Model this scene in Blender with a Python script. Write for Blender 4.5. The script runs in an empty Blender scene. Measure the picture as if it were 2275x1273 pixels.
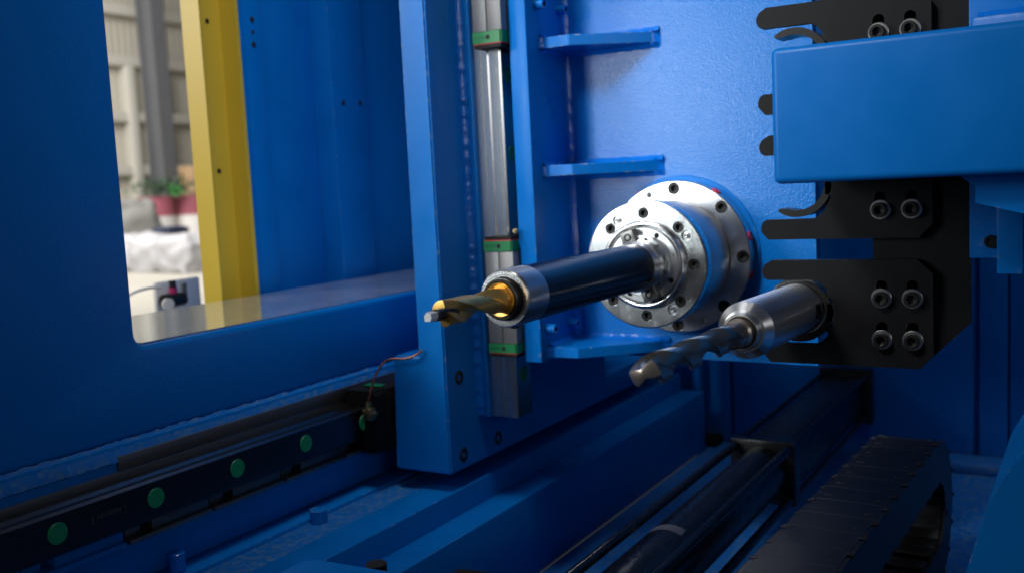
import bpy, bmesh, math, random
from mathutils import Vector, Matrix, noise

random.seed(7)
S = bpy.context.scene
COL = S.collection
PI = math.pi

# ------------------------------------------------------------------ camera
cam = bpy.data.cameras.new('camera')
cam.lens = 34.51
cam.sensor_width = 36.0
cam.clip_start = 0.02
cam.clip_end = 200
cam.dof.use_dof = True
cam.dof.focus_distance = 1.33
cam.dof.aperture_fstop = 3.8
cam_o = bpy.data.objects.new('camera', cam)
COL.objects.link(cam_o)
yaw, pitch, roll = -0.540956635, -0.102906899, -0.050796309
fw = Vector((math.sin(yaw)*math.cos(pitch), math.cos(yaw)*math.cos(pitch), math.sin(pitch)))
rt = Vector((math.cos(yaw), -math.sin(yaw), 0))
up = rt.cross(fw)
r2 = rt*math.cos(roll) + up*math.sin(roll)
u2 = -rt*math.sin(roll) + up*math.cos(roll)
mw = Matrix((r2, u2, -fw)).transposed().to_4x4()
mw.translation = Vector((0.66935, -1.56207, 0.14783))
cam_o.matrix_world = mw
S.camera = cam_o

# ------------------------------------------------------------------ world, lamps, exposure
world = bpy.data.worlds.new('World')
S.world = world
world.use_nodes = True
bg = world.node_tree.nodes['Background']
bg.inputs[0].default_value = (0.85, 0.93, 1.0, 1)
bg.inputs[1].default_value = 0.03

def area(name, loc, target, sx, sy, power, color=(1, 1, 1), spread=180):
    l = bpy.data.lights.new(name, 'AREA')
    l.shape = 'RECTANGLE'
    l.size, l.size_y = sx, sy
    l.energy = power
    l.color = color
    l.spread = math.radians(spread)
    o = bpy.data.objects.new(name, l)
    COL.objects.link(o)
    o.location = loc
    d = Vector(target) - Vector(loc)
    o.rotation_euler = d.to_track_quat('-Z', 'Y').to_euler()
    return o

area('hall_roof_window', (-0.75, -2.1, 2.15), (0.05, 0.1, 0.36), 0.7, 0.7, 3.5, (0.97, 0.985, 1.0), 32)
area('panel_highlight_fill', (-0.76, -1.38, 0.40), (-0.08, 0.15, 0.25), 0.38, 0.60, 1.4, (0.88, 0.99, 1.0), 56)  # added lamp, set close in for the highlight on panel and flange
area('back_wall_fill', (1.0, 0.3, 2.4), (0.72, 1.15, -0.15), 0.6, 0.6, 1.2, (0.95, 0.98, 1.0), 50)  # added fill that brightens the right of the back wall
area('side_wall_fill', (2.7, -2.3, 1.15), (-0.6, -0.35, 0.62), 1.6, 1.2, 1.0, (0.96, 0.98, 1.0), 36)  # added soft fill for the wall and column sides facing right
area('outer_face_fill', (-0.25, -0.5, 3.1), (-1.05, 0.15, 0.05), 0.6, 1.2, 3.8, (1.0, 0.98, 0.94), 36)  # added overhead fill for the post, guard and sill beyond the wall
area('hall_back_light', (-12, 5, 7.0), (-15.0, 9.5, 0), 8, 8, 1900, (1.0, 0.97, 0.92), 170)
area('yard_light', (-3.2, -2.6, 1.5), (-1.0, 0.0, 0.1), 1.4, 1.4, 24, (1.0, 0.97, 0.9), 90)

S.view_settings.view_transform = 'Standard'
S.view_settings.look = 'None'
S.view_settings.exposure = 0.0
S.view_settings.gamma = 1.0
S.view_settings.use_curve_mapping = False
S.render.engine = 'CYCLES'
S.cycles.use_denoising = True
S.cycles.max_bounces = 8
S.cycles.sample_clamp_indirect = 6.0

# ------------------------------------------------------------------ materials
def mat(name, color, rough=0.4, metal=0.0, bump=0.0, bscale=600, var=0.0, vscale=8.0, rvar=0.0,
        coat=0.0, coat_r=0.1, spec=0.5, dust=None, dscale=60, dlo=0.62, dhi=0.72, streak=None, wear=None, rings=0.0, aniso=0.0):
    m = bpy.data.materials.new(name)
    m.use_nodes = True
    nt = m.node_tree
    b = nt.nodes['Principled BSDF']
    b.inputs['Base Color'].default_value = (*color, 1)
    b.inputs['Roughness'].default_value = rough
    b.inputs['Metallic'].default_value = metal
    b.inputs['Specular IOR Level'].default_value = spec
    b.inputs['Coat Weight'].default_value = coat
    b.inputs['Coat Roughness'].default_value = coat_r
    if aniso > 0:
        tg = nt.nodes.new('ShaderNodeTangent')
        tg.direction_type = 'RADIAL'
        tg.axis = 'Y'
        b.inputs['Anisotropic'].default_value = aniso
        b.inputs['Anisotropic Rotation'].default_value = 0.25
        nt.links.new(tg.outputs['Tangent'], b.inputs['Tangent'])
    tc = nt.nodes.new('ShaderNodeTexCoord')
    src = tc.outputs['Object']
    if streak:
        mp = nt.nodes.new('ShaderNodeMapping')
        mp.inputs['Scale'].default_value = streak
        nt.links.new(src, mp.inputs['Vector'])
        src2 = mp.outputs['Vector']
    else:
        src2 = src
    colsock = None
    if var > 0 or rvar > 0:
        n = nt.nodes.new('ShaderNodeTexNoise')
        n.inputs['Scale'].default_value = vscale
        n.inputs['Detail'].default_value = 6
        n.inputs['Roughness'].default_value = 0.65
        nt.links.new(src2, n.inputs['Vector'])
        if var > 0:
            mx = nt.nodes.new('ShaderNodeMix')
            mx.data_type = 'RGBA'
            mx.inputs['A'].default_value = (*[c*(1-var) for c in color], 1)
            mx.inputs['B'].default_value = (*[min(1, c*(1+var)) for c in color], 1)
            nt.links.new(n.outputs['Fac'], mx.inputs['Factor'])
            colsock = mx.outputs['Result']
        if rvar > 0:
            mr = nt.nodes.new('ShaderNodeMapRange')
            mr.inputs['From Min'].default_value = 0.3
            mr.inputs['From Max'].default_value = 0.7
            mr.inputs['To Min'].default_value = max(0.02, rough - rvar)
            mr.inputs['To Max'].default_value = min(1, rough + rvar)
            nt.links.new(n.outputs['Fac'], mr.inputs['Value'])
            nt.links.new(mr.outputs['Result'], b.inputs['Roughness'])
    if dust:
        n2 = nt.nodes.new('ShaderNodeTexNoise')
        n2.inputs['Scale'].default_value = dscale
        n2.inputs['Detail'].default_value = 8
        n2.inputs['Roughness'].default_value = 0.7
        nt.links.new(src, n2.inputs['Vector'])
        rp = nt.nodes.new('ShaderNodeMapRange')
        rp.inputs['From Min'].default_value = dlo
        rp.inputs['From Max'].default_value = dhi
        nt.links.new(n2.outputs['Fac'], rp.inputs['Value'])
        mx2 = nt.nodes.new('ShaderNodeMix')
        mx2.data_type = 'RGBA'
        mx2.inputs['A'].default_value = (*color, 1)
        mx2.inputs['B'].default_value = (*dust, 1)
        if colsock:
            nt.links.new(colsock, mx2.inputs['A'])
        nt.links.new(rp.outputs['Result'], mx2.inputs['Factor'])
        colsock = mx2.outputs['Result']
    if wear:
        bv = nt.nodes.new('ShaderNodeBevel')
        bv.samples = 4
        bv.inputs['Radius'].default_value = 0.0016
        ge = nt.nodes.new('ShaderNodeNewGeometry')
        dt = nt.nodes.new('ShaderNodeVectorMath')
        dt.operation = 'DOT_PRODUCT'
        nt.links.new(bv.outputs['Normal'], dt.inputs[0])
        nt.links.new(ge.outputs['True Normal'], dt.inputs[1])
        em = nt.nodes.new('ShaderNodeMapRange')
        em.inputs['From Min'].default_value = 0.985
        em.inputs['From Max'].default_value = 0.90
        nt.links.new(dt.outputs['Value'], em.inputs['Value'])
        n4 = nt.nodes.new('ShaderNodeTexNoise')
        n4.inputs['Scale'].default_value = 90
        n4.inputs['Detail'].default_value = 5
        nt.links.new(src, n4.inputs['Vector'])
        r4 = nt.nodes.new('ShaderNodeMapRange')
        r4.inputs['From Min'].default_value = 0.56
        r4.inputs['From Max'].default_value = 0.68
        nt.links.new(n4.outputs['Fac'], r4.inputs['Value'])
        mu = nt.nodes.new('ShaderNodeMath')
        mu.operation = 'MULTIPLY'
        nt.links.new(em.outputs['Result'], mu.inputs[0])
        nt.links.new(r4.outputs['Result'], mu.inputs[1])
        mx3 = nt.nodes.new('ShaderNodeMix')
        mx3.data_type = 'RGBA'
        mx3.inputs['A'].default_value = (*color, 1)
        mx3.inputs['B'].default_value = (*wear, 1)
        if colsock:
            nt.links.new(colsock, mx3.inputs['A'])
        nt.links.new(mu.outputs['Value'], mx3.inputs['Factor'])
        colsock = mx3.outputs['Result']
    if colsock:
        nt.links.new(colsock, b.inputs['Base Color'])
    if rings > 0:
        sx = nt.nodes.new('ShaderNodeSeparateXYZ')
        nt.links.new(src, sx.inputs[0])
        cx = nt.nodes.new('ShaderNodeCombineXYZ')
        nt.links.new(sx.outputs['X'], cx.inputs['X'])
        nt.links.new(sx.outputs['Z'], cx.inputs['Z'])
        ln = nt.nodes.new('ShaderNodeVectorMath')
        ln.operation = 'LENGTH'
        nt.links.new(cx.outputs[0], ln.inputs[0])
        c2 = nt.nodes.new('ShaderNodeCombineXYZ')
        nt.links.new(ln.outputs['Value'], c2.inputs['X'])
        n5 = nt.nodes.new('ShaderNodeTexNoise')
        n5.inputs['Scale'].default_value = 700
        n5.inputs['Detail'].default_value = 4
        nt.links.new(c2.outputs[0], n5.inputs['Vector'])
        b5 = nt.nodes.new('ShaderNodeBump')
        b5.inputs['Strength'].default_value = rings
        b5.inputs['Distance'].default_value = 0.0004
        nt.links.new(n5.outputs['Fac'], b5.inputs['Height'])
        nt.links.new(b5.outputs['Normal'], b.inputs['Normal'])
    if bump > 0:
        n3 = nt.nodes.new('ShaderNodeTexNoise')
        n3.inputs['Scale'].default_value = bscale
        n3.inputs['Detail'].default_value = 3
        nt.links.new(src2, n3.inputs['Vector'])
        bp = nt.nodes.new('ShaderNodeBump')
        bp.inputs['Strength'].default_value = bump
        bp.inputs['Distance'].default_value = 0.001
        nt.links.new(n3.outputs['Fac'], bp.inputs['Height'])
        if rings > 0:
            nt.links.new(b5.outputs['Normal'], bp.inputs['Normal'])
        nt.links.new(bp.outputs['Normal'], b.inputs['Normal'])
    return m

M = {}
BLUE = (0.0005, 0.155, 0.55)
M['blue'] = mat('blue_paint', BLUE, 0.36, spec=0.22, bump=0.10, bscale=260, var=0.18, vscale=7, rvar=0.12,
                dust=(0.08, 0.22, 0.42), dscale=120, dlo=0.75, dhi=0.81, wear=(0.42, 0.47, 0.52))
M['bluegrain'] = mat('blue_textured_paint', BLUE, 0.22, bump=0.70, bscale=330, var=0.16, vscale=420, rvar=0.11,
                dust=(0.08, 0.22, 0.42), dscale=240, dlo=0.75, dhi=0.81)
M['bluesill'] = mat('sill_gloss_paint_sheen', (0.30, 0.38, 0.48), 0.14, metal=0.2, bump=0.03, bscale=200, var=0.1, vscale=6, coat=1.0, coat_r=0.06, spec=1.0,
                    dust=(0.50, 0.54, 0.58), dscale=11, dlo=0.45, dhi=0.70)  # pale base and dust patches carry the sill's reflection and lit areas as colour
M['weld'] = mat('painted_weld', (0.001, 0.14, 0.60), 0.22, bump=0.7, bscale=120, var=0.15, vscale=60)
M['bluedirty'] = mat('dusty_blue_paint', (0.002, 0.13, 0.48), 0.45, bump=0.25, bscale=250, var=0.2, vscale=12,
                     dust=(0.10, 0.20, 0.32), dscale=70, dlo=0.48, dhi=0.68)
M['steelpad'] = mat('dull_machined_steel', (0.26, 0.25, 0.24), 0.42, 1.0, bump=0.15, bscale=300, var=0.35, vscale=16, streak=(1, 0.12, 1))
M['ground'] = mat('ground_steel', (0.72, 0.72, 0.74), 0.24, 1.0, bump=0.02, bscale=500, var=0.08, vscale=45, rvar=0.05, rings=0.22)
M['turned'] = mat('turned_steel', (0.80, 0.80, 0.81), 0.31, 1.0, var=0.03, vscale=20, aniso=0.85)
M['satin'] = mat('satin_steel', (0.58, 0.59, 0.61), 0.33, 1.0, aniso=0.7, bump=0.03, bscale=700, var=0.12, vscale=30, rvar=0.06, streak=(1, 8, 1))
M['nose'] = mat('spindle_nose_steel', (0.88, 0.88, 0.88), 0.30, 1.0, bump=0.08, bscale=500, var=0.05, vscale=40)
M['screw'] = mat('black_oxide_screw', (0.045, 0.043, 0.042), 0.36, 0.75, bump=0.1, bscale=900)
M['socket'] = mat('dark_socket', (0.006, 0.006, 0.006), 0.5, 0.2)
M['zinc'] = mat('bright_washer_steel', (0.62, 0.62, 0.61), 0.3, 1.0, bump=0.05, bscale=900)
M['plate'] = mat('black_oxide_plate', (0.0065, 0.0065, 0.0075), 0.52, 0.0, spec=0.2, bump=0.12, bscale=500, var=0.25, vscale=25, rvar=0.08,
                 dust=(0.14, 0.13, 0.12), dscale=260, dlo=0.70, dhi=0.75, wear=(0.10, 0.10, 0.10))
M['clip'] = mat('black_spring_steel', (0.035, 0.034, 0.033), 0.36, 0.6, bump=0.1, bscale=500, var=0.2, vscale=40)
M['bar'] = mat('black_boring_bar', (0.006, 0.007, 0.010), 0.24, 0.0, bump=0.06, bscale=300, rvar=0.05, vscale=20, coat=0.35, coat_r=0.12, streak=(1, 0.2, 1))
M['band'] = mat('dark_turned_steel', (0.56, 0.57, 0.60), 0.36, 1.0, var=0.10, vscale=30, rvar=0.03, streak=(1, 14, 1), aniso=0.8)
M['ringface'] = mat('polished_ring_face', (0.80, 0.79, 0.80), 0.27, 1.0, bump=0.10, bscale=350, var=0.14, vscale=60, rings=0.25)
M['collar'] = mat('threaded_collar', (0.045, 0.043, 0.043), 0.34, 0.8, bump=0.2, bscale=500)
M['gold'] = mat('titanium_nitride', (0.78, 0.47, 0.13), 0.30, 1.0, bump=0.08, bscale=700, var=0.14, vscale=40, rvar=0.06)
M['goldbody'] = mat('titanium_nitride_flute', (0.88, 0.50, 0.14), 0.38, 0.78, bump=0.10, bscale=600, var=0.25, vscale=45, rvar=0.06)
M['carbide'] = mat('dark_carbide', (0.05, 0.05, 0.056), 0.33, 0.6, bump=0.1, bscale=500)
M['bright'] = mat('polished_carbide', (0.88, 0.91, 0.94), 0.30, 0.1)
M['drill'] = mat('bronze_drill_steel', (0.55, 0.46, 0.37), 0.34, 0.95, bump=0.1, bscale=500, var=0.25, vscale=40, rvar=0.05)
M['drilltip'] = mat('ground_drill_tip', (0.60, 0.54, 0.48), 0.36, 1.0, bump=0.1, bscale=500, var=0.12, vscale=50)
M['rail'] = mat('rail_steel', (0.66, 0.66, 0.65), 0.24, 1.0, bump=0.01, bscale=300, var=0.05, vscale=15)
M['raily'] = mat('rail_steel_dark_reflection', (0.13, 0.13, 0.14), 0.30, 1.0, bump=0.06, bscale=300, var=0.2, vscale=15, streak=(1, 0.1, 1))  # rail steel with its dark reflection put into the base colour
M['block'] = mat('guide_block_grey', (0.22, 0.215, 0.22), 0.45, 0.6, bump=0.06, bscale=500, var=0.08, vscale=20)
M['green'] = mat('green_plastic', (0.006, 0.17, 0.055), 0.38, bump=0.08, bscale=400, var=0.1, vscale=20)
M['greencap'] = mat('green_cap_plastic', (0.006, 0.24, 0.10), 0.45, bump=0.3, bscale=200, var=0.25, vscale=60)
M['red'] = mat('red_seal', (0.45, 0.012, 0.03), 0.4)
M['redmark'] = mat('red_plug', (0.55, 0.01, 0.03), 0.35, bump=0.3, bscale=300)
M['rubber'] = mat('black_seal', (0.006, 0.006, 0.006), 0.6, spec=0.25, bump=0.2, bscale=400)
M['copper'] = mat('copper_tube', (0.34, 0.14, 0.085), 0.32, 1.0, var=0.2, vscale=60)
M['brass'] = mat('brass_fitting', (0.42, 0.34, 0.18), 0.35, 1.0, var=0.15, vscale=60)
M['cyl'] = mat('black_painted_barrel', (0.009, 0.009, 0.011), 0.26, bump=0.12, bscale=200, rvar=0.08, vscale=15,
               dust=(0.08, 0.07, 0.06), dscale=150, dlo=0.73, dhi=0.78)
M['chain'] = mat('black_nylon', (0.008, 0.008, 0.010), 0.46, spec=0.35, bump=0.15, bscale=300, var=0.3, vscale=20,
                 dust=(0.16, 0.15, 0.13), dscale=210, dlo=0.715, dhi=0.75)
M['sticker'] = mat('grey_sticker', (0.12, 0.12, 0.15), 0.5)
M['yellow'] = mat('yellow_paint', (0.62, 0.44, 0.04), 0.40, bump=0.06, bscale=200, var=0.06, vscale=6)
M['hole'] = mat('dark_hole', (0.004, 0.004, 0.005), 0.8)
M['etch'] = mat('etched_lettering', (0.06, 0.06, 0.06), 0.5)
M['emboss'] = mat('embossed_lettering', (0.004, 0.08, 0.03), 0.5)
M['floor'] = mat('concrete_floor', (0.50, 0.475, 0.42), 0.6, var=0.15, vscale=0.8)
M['cladding'] = mat('beige_cladding', (0.56, 0.53, 0.46), 0.5, var=0.06, vscale=0.7)
M['girt'] = mat('pale_girt', (0.66, 0.64, 0.58), 0.5)
M['stanchion'] = mat('grey_steel_stanchion', (0.13, 0.135, 0.15), 0.5, var=0.15, vscale=2)
M['maroon'] = mat('maroon_drum', (0.36, 0.10, 0.14), 0.5, var=0.1, vscale=2)
M['whitepaint'] = mat('white_paint', (0.80, 0.79, 0.78), 0.45, var=0.06, vscale=3)
M['sack'] = mat('white_woven_sack', (0.50, 0.50, 0.53), 0.7, bump=0.8, bscale=9, var=0.12, vscale=3)
M['tarp'] = mat('grey_tarpaulin', (0.30, 0.30, 0.29), 0.7, var=0.2, vscale=2)
M['navy'] = mat('navy_sheet', (0.02, 0.03, 0.07), 0.6)
M['leaf'] = mat('plant_leaves', (0.035, 0.09, 0.045), 0.5, var=0.3, vscale=4)
M['leaf2'] = mat('bright_green_leaf', (0.06, 0.32, 0.07), 0.5)
M['cardboard'] = mat('cardboard', (0.45, 0.30, 0.17), 0.7)
M['blackp'] = mat('black_plastic', (0.015, 0.016, 0.02), 0.35)
M['pink'] = mat('magenta_knob', (0.55, 0.03, 0.14), 0.4)

# ------------------------------------------------------------------ helpers
def finish(name, bm, m, parent=None, loc=(0, 0, 0), rot=None, angle=32, mats=None):
    bmesh.ops.recalc_face_normals(bm, faces=bm.faces)
    me = bpy.data.meshes.new(name)
    bm.to_mesh(me)
    bm.free()
    for p in me.polygons:
        p.use_smooth = True
    me.set_sharp_from_angle(angle=math.radians(angle))
    for mm in (mats or [m]):
        me.materials.append(M[mm] if isinstance(mm, str) else mm)
    return place(name, me, parent, loc, rot)

def place(name, me, parent=None, loc=(0, 0, 0), rot=None):
    o = bpy.data.objects.new(name, me)
    COL.objects.link(o)
    L = Vector(loc)
    if parent is not None:
        o.parent = parent
        L = L - world_loc(parent)
    o.location = L
    if rot is not None:
        o.rotation_euler = rot
    return o

def world_loc(o):
    v = Vector(o.location)
    while o.parent is not None:
        o = o.parent
        v = v + Vector(o.location)
    return v

def thing(name, label, cat, loc, group=None):
    o = bpy.data.objects.new(name, None)
    o.empty_display_size = 0.02
    COL.objects.link(o)
    o.location = loc
    o['label'] = label
    o['category'] = cat
    if group:
        o['group'] = group
    return o

def tag(o, label, cat, group=None):
    o['label'] = label
    o['category'] = cat
    if group:
        o['group'] = group
    return o

def struct(o):
    o['kind'] = 'structure'
    return o

def add_box(bm, x0, x1, y0, y1, z0, z1, bev=0.0015, seg=2, mi=0):
    t = bmesh.new()
    bmesh.ops.create_cube(t, size=1)
    for v in t.verts:
        v.co = Vector((x0 + (v.co.x + .5)*(x1-x0), y0 + (v.co.y + .5)*(y1-y0), z0 + (v.co.z + .5)*(z1-z0)))
    if bev > 0:
        bmesh.ops.bevel(t, geom=list(t.edges), offset=bev, segments=seg, profile=0.5, affect='EDGES', clamp_overlap=True)
    merge(bm, t, mi)
    return bm

def merge(bm, t, mi=None):
    me = bpy.data.meshes.new('tmp')
    if mi is not None:
        for f in t.faces:
            f.material_index = mi
    t.to_mesh(me)
    t.free()
    bm.from_mesh(me)
    bpy.data.meshes.remove(me)

def boxo(name, m, parent, x0, x1, y0, y1, z0, z1, bev=0.0015, seg=2):
    bm = bmesh.new()
    add_box(bm, x0, x1, y0, y1, z0, z1, bev, seg)
    return finish(name, bm, m, parent)

def add_lathe(bm, prof, seg=64, cx=0.0, cz=0.0, mi=0, closed=False):
    """prof: list of (r, y); axis Y. r = 0 closes to a point"""
    rings = []
    for r, y in prof:
        if r <= 1e-6:
            rings.append([bm.verts.new((cx, y, cz))])
        else:
            rings.append([bm.verts.new((cx + r*math.sin(2*PI*k/seg), y, cz + r*math.cos(2*PI*k/seg))) for k in range(seg)])
    pairs = list(zip(rings, rings[1:]))
    if closed:
        pairs.append((rings[-1], rings[0]))
    for a, b in pairs:
        for k in range(seg):
            k2 = (k+1) % seg
            if len(a) == 1 and len(b) == 1:
                continue
            if len(a) == 1:
                f = bm.faces.new((a[0], b[k], b[k2]))
            elif len(b) == 1:
                f = bm.faces.new((a[k], a[k2], b[0]))
            else:
                f = bm.faces.new((a[k], a[k2], b[k2], b[k]))
            f.material_index = mi
    return bm

def lathe(name, m, parent, prof, seg=64, cx=0.0, cz=0.0, closed=False, angle=32):
    bm = bmesh.new()
    add_lathe(bm, prof, seg, cx, cz, 0, closed)
    return finish(name, bm, m, parent, angle=angle)

def circle2(cx, cy, r, n=32):
    return [(cx + r*math.sin(2*PI*k/n), cy + r*math.cos(2*PI*k/n)) for k in range(n)]

def add_plate(bm, outer, holes, y0, y1, axis='Y', blind=None, mi=0, hole_mi=None):
    """extruded outline with holes.  2D points (a, b): axis Y -> (a, y, b); axis X -> (x, a, b); axis Z -> (a, b, z).
    front face at y0, back at y1; blind: list of depths (None = through) for each hole"""
    def P(p, d):
        if axis == 'Y':
            return (p[0], d, p[1])
        if axis == 'X':
            return (d, p[0], p[1])
        return (p[0], p[1], d)
    blind = blind or [None]*len(holes)
    hole_mi = mi if hole_mi is None else hole_mi

    def loop(pts, d):
        vs = [bm.verts.new(P(p, d)) for p in pts]
        es = [bm.edges.new((vs[i], vs[(i+1) % len(vs)])) for i in range(len(vs))]
        return vs, es
    fv, fe = loop(outer, y0)
    bv, be = loop(outer, y1)
    fe_all, be_all = list(fe), list(be)
    for i in range(len(outer)):
        j = (i+1) % len(outer)
        bm.faces.new((fv[i], fv[j], bv[j], bv[i])).material_index = mi
    for h, bd in zip(holes, blind):
        hv, he = loop(h, y0)
        fe_all += he
        d = y1 if bd is None else bd
        h2, he2 = loop(h, d)
        for i in range(len(h)):
            j = (i+1) % len(h)
            bm.faces.new((hv[i], hv[j], h2[j], h2[i])).material_index = hole_mi
        if bd is None:
            be_all += he2
        else:
            bm.faces.new(h2).material_index = hole_mi
    r = bmesh.ops.triangle_fill(bm, use_beauty=True, use_dissolve=False, edges=fe_all)
    for g in r['geom']:
        if isinstance(g, bmesh.types.BMFace):
            g.material_index = mi
    r = bmesh.ops.triangle_fill(bm, use_beauty=True, use_dissolve=False, edges=be_all)
    for g in r['geom']:
        if isinstance(g, bmesh.types.BMFace):
            g.material_index = mi
    return bm

def plateo(name, m, parent, outer, holes, y0, y1, axis='Y', blind=None, mats=None, hole_mi=None, angle=32):
    bm = bmesh.new()
    add_plate(bm, outer, holes, y0, y1, axis, blind, 0, hole_mi)
    return finish(name, bm, m, parent, mats=mats, angle=angle)

def add_tube(bm, pts, rad, seg=12, jitter=0.0, cap=True, mi=0, closed_rad=None):
    pts = [Vector(p) for p in pts]
    rings = []
    up0 = Vector((0, 0, 1))
    for i, p in enumerate(pts):
        d = (pts[min(i+1, len(pts)-1)] - pts[max(i-1, 0)]).normalized()
        u = up0 if abs(d.dot(up0)) < 0.95 else Vector((1, 0, 0))
        a = d.cross(u).normalized()
        b = a.cross(d).normalized()
        r = rad[i] if isinstance(rad, (list, tuple)) else rad
        ring = []
        for k in range(seg):
            t = 2*PI*k/seg
            rr = r*(1 + random.uniform(-jitter, jitter))
            ring.append(bm.verts.new(p + a*rr*math.cos(t) + b*rr*math.sin(t)))
        rings.append(ring)
    for a, b in zip(rings, rings[1:]):
        for k in range(seg):
            bm.faces.new((a[k], a[(k+1) % seg], b[(k+1) % seg], b[k])).material_index = mi
    if cap:
        bm.faces.new(rings[0]).material_index = mi
        bm.faces.new(rings[-1]).material_index = mi
    return bm

def tubeo(name, m, parent, pts, rad, seg=12, jitter=0.0, angle=60):
    bm = bmesh.new()
    add_tube(bm, pts, rad, seg, jitter)
    return finish(name, bm, m, parent, angle=angle)

def smooth_path(pts, n=8):
    out = []
    P = [Vector(p) for p in pts]
    for i in range(len(P)-1):
        p0, p1, p2, p3 = P[max(i-1, 0)], P[i], P[i+1], P[min(i+2, len(P)-1)]
        for k in range(n):
            t = k/n
            out.append(0.5*((2*p1) + (-p0+p2)*t + (2*p0-5*p1+4*p2-p3)*t*t + (-p0+3*p1-3*p2+p3)*t**3))
    out.append(P[-1])
    return out

def weld(name, parent, a, b, n1, n2, r=0.008, step=0.004, m='weld'):
    """fillet weld along the inside corner a-b; n1, n2 point away from the corner along the two surfaces"""
    a, b, n1, n2 = Vector(a), Vector(b), Vector(n1), Vector(n2)
    n = max(3, int((b-a).length/step))
    bm = bmesh.new()
    rows = []
    ph = random.random()*6
    for i in range(n+1):
        p = a.lerp(b, i/n)
        k = r*(1 + 0.05*math.sin(i*0.9+ph) + random.uniform(-.06, .06))
        row = [p + n1*k*1.05 + n2*0.0002, p + n1*k*0.66 + n2*k*0.26, p + n1*k*0.44 + n2*k*0.44 + (n1+n2)*k*random.uniform(-.05, .06),
               p + n1*k*0.26 + n2*k*0.66, p + n2*k*1.05 + n1*0.0002]
        rows.append([bm.verts.new(q) for q in row])
    for u, v in zip(rows, rows[1:]):
        for k in range(4):
            bm.faces.new((u[k], u[k+1], v[k+1], v[k]))
    o = finish(name, bm, m, parent, angle=80)
    # make normals look out of the corner
    me = o.data
    if me.polygons[0].normal.dot(n1+n2) < 0:
        me.flip_normals()
    return o

def text_mesh(txt, size, depth=0.0004):
    cu = bpy.data.curves.new('txt', 'FONT')
    cu.body = txt
    cu.size = size
    cu.extrude = depth
    cu.align_x = 'CENTER'
    cu.align_y = 'CENTER'
    o = bpy.data.objects.new('txt', cu)
    COL.objects.link(o)
    bpy.context.view_layer.update()
    me = bpy.data.meshes.new_from_object(o.evaluated_get(bpy.context.evaluated_depsgraph_get()))
    bpy.data.objects.remove(o)
    bpy.data.curves.remove(cu)
    return me

# cap screw mesh: head looks toward -Y, top of head at y=0
def cap_screw_mesh(R=0.009, h=0.010, hexr=0.0045, m='screw', socket='socket', knurl=True):
    bm = bmesh.new()
    seg = 36
    def hexrad(t, ri):
        a = (t + PI/6) % (PI/3) - PI/6
        return ri/math.cos(a)
    def ring(fn, y):
        return [bm.verts.new((fn(2*PI*k/seg)*math.sin(2*PI*k/seg), y, fn(2*PI*k/seg)*math.cos(2*PI*k/seg))) for k in range(seg)]
    rs = [ring(lambda t: R, h), ring(lambda t: R, R*0.13), ring(lambda t: R*0.88, 0.0),
          ring(lambda t: hexr*1.28, 0.0), ring(lambda t: hexrad(t, hexr), R*0.10), ring(lambda t: hexrad(t, hexr), h*0.62)]
    c = bm.verts.new((0, h*0.72, 0))
    for i, (a, b) in enumerate(zip(rs, rs[1:])):
        for k in range(seg):
            f = bm.faces.new((a[k], a[(k+1) % seg], b[(k+1) % seg], b[k]))
            f.material_index = 1 if i >= 4 else 0
    for k in range(seg):
        bm.faces.new((rs[-1][k], rs[-1][(k+1) % seg], c)).material_index = 1
    bmesh.ops.recalc_face_normals(bm, faces=bm.faces)
    me = bpy.data.meshes.new('cap_screw')
    bm.to_mesh(me)
    bm.free()
    for p in me.polygons:
        p.use_smooth = True
    me.set_sharp_from_angle(angle=math.radians(30))
    me.materials.append(M[m])
    me.materials.append(M[socket])
    return me

SCREW18 = cap_screw_mesh(0.0088, 0.010, 0.0046)
SCREW21 = cap_screw_mesh(0.0105, 0.012, 0.0056)
SCREW8 = cap_screw_mesh(0.0045, 0.005, 0.0022)
SCREW12 = cap_screw_mesh(0.0068, 0.008, 0.0034)
SCREWB = cap_screw_mesh(0.0090, 0.020, 0.0045, m='blue', socket='hole')

# ------------------------------------------------------------------ machine setting
# pit floor and back wall of the enclosure
o = boxo('pit_floor', 'bluedirty', None, -0.30, 1.2, -1.0, 1.19, -0.66, -0.64, 0)
struct(o)
bw = struct(boxo('back_wall', 'blue', None, -0.9, 1.6, 1.225, 1.25, -0.70, 1.6, 0))
for x0, x1 in ((-0.9, -0.352), (-0.342, -0.26), (-0.25, 0.395), (0.408, 0.475), (0.479, 1.6)):
    boxo('wall_panel', 'blue', bw, x0, x1, 1.20, 1.224, -0.6385, 1.6, 0.004)
boxo('skirting_ledge', 'bluedirty', bw, 0.30, 1.0, 1.10, 1.199, -0.6385, -0.615, 0.003)

# machine bed
bed = thing('machine_bed', 'blue machine bed with stepped dusty ledges running under the horizontal rail', 'machine bed', (-0.45, -0.2, -0.64))
boxo('rail_face', 'blue', bed, -0.66, -0.592, -1.25, 1.1, -0.424, -0.21, 0.002)
boxo('apron', 'blue', bed, -0.591, -0.578, -1.25, 1.1, -0.420, -0.346, 0.002)
boxo('inner_ledge', 'blue', bed, -0.591, -0.529, -1.25, 1.1, -0.640, -0.422, 0.003)
boxo('machined_ledge', 'bluedirty', bed, -0.528, -0.452, -1.25, 1.1, -0.640, -0.428, 0.002)
boxo('outer_ledge', 'blue', bed, -0.451, -0.372, -1.25, 1.1, -0.640, -0.424, 0.003)
boxo('lower_ledge', 'blue', bed, -0.371, -0.302, -1.25, 1.1, -0.640, -0.470, 0.004)
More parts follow.
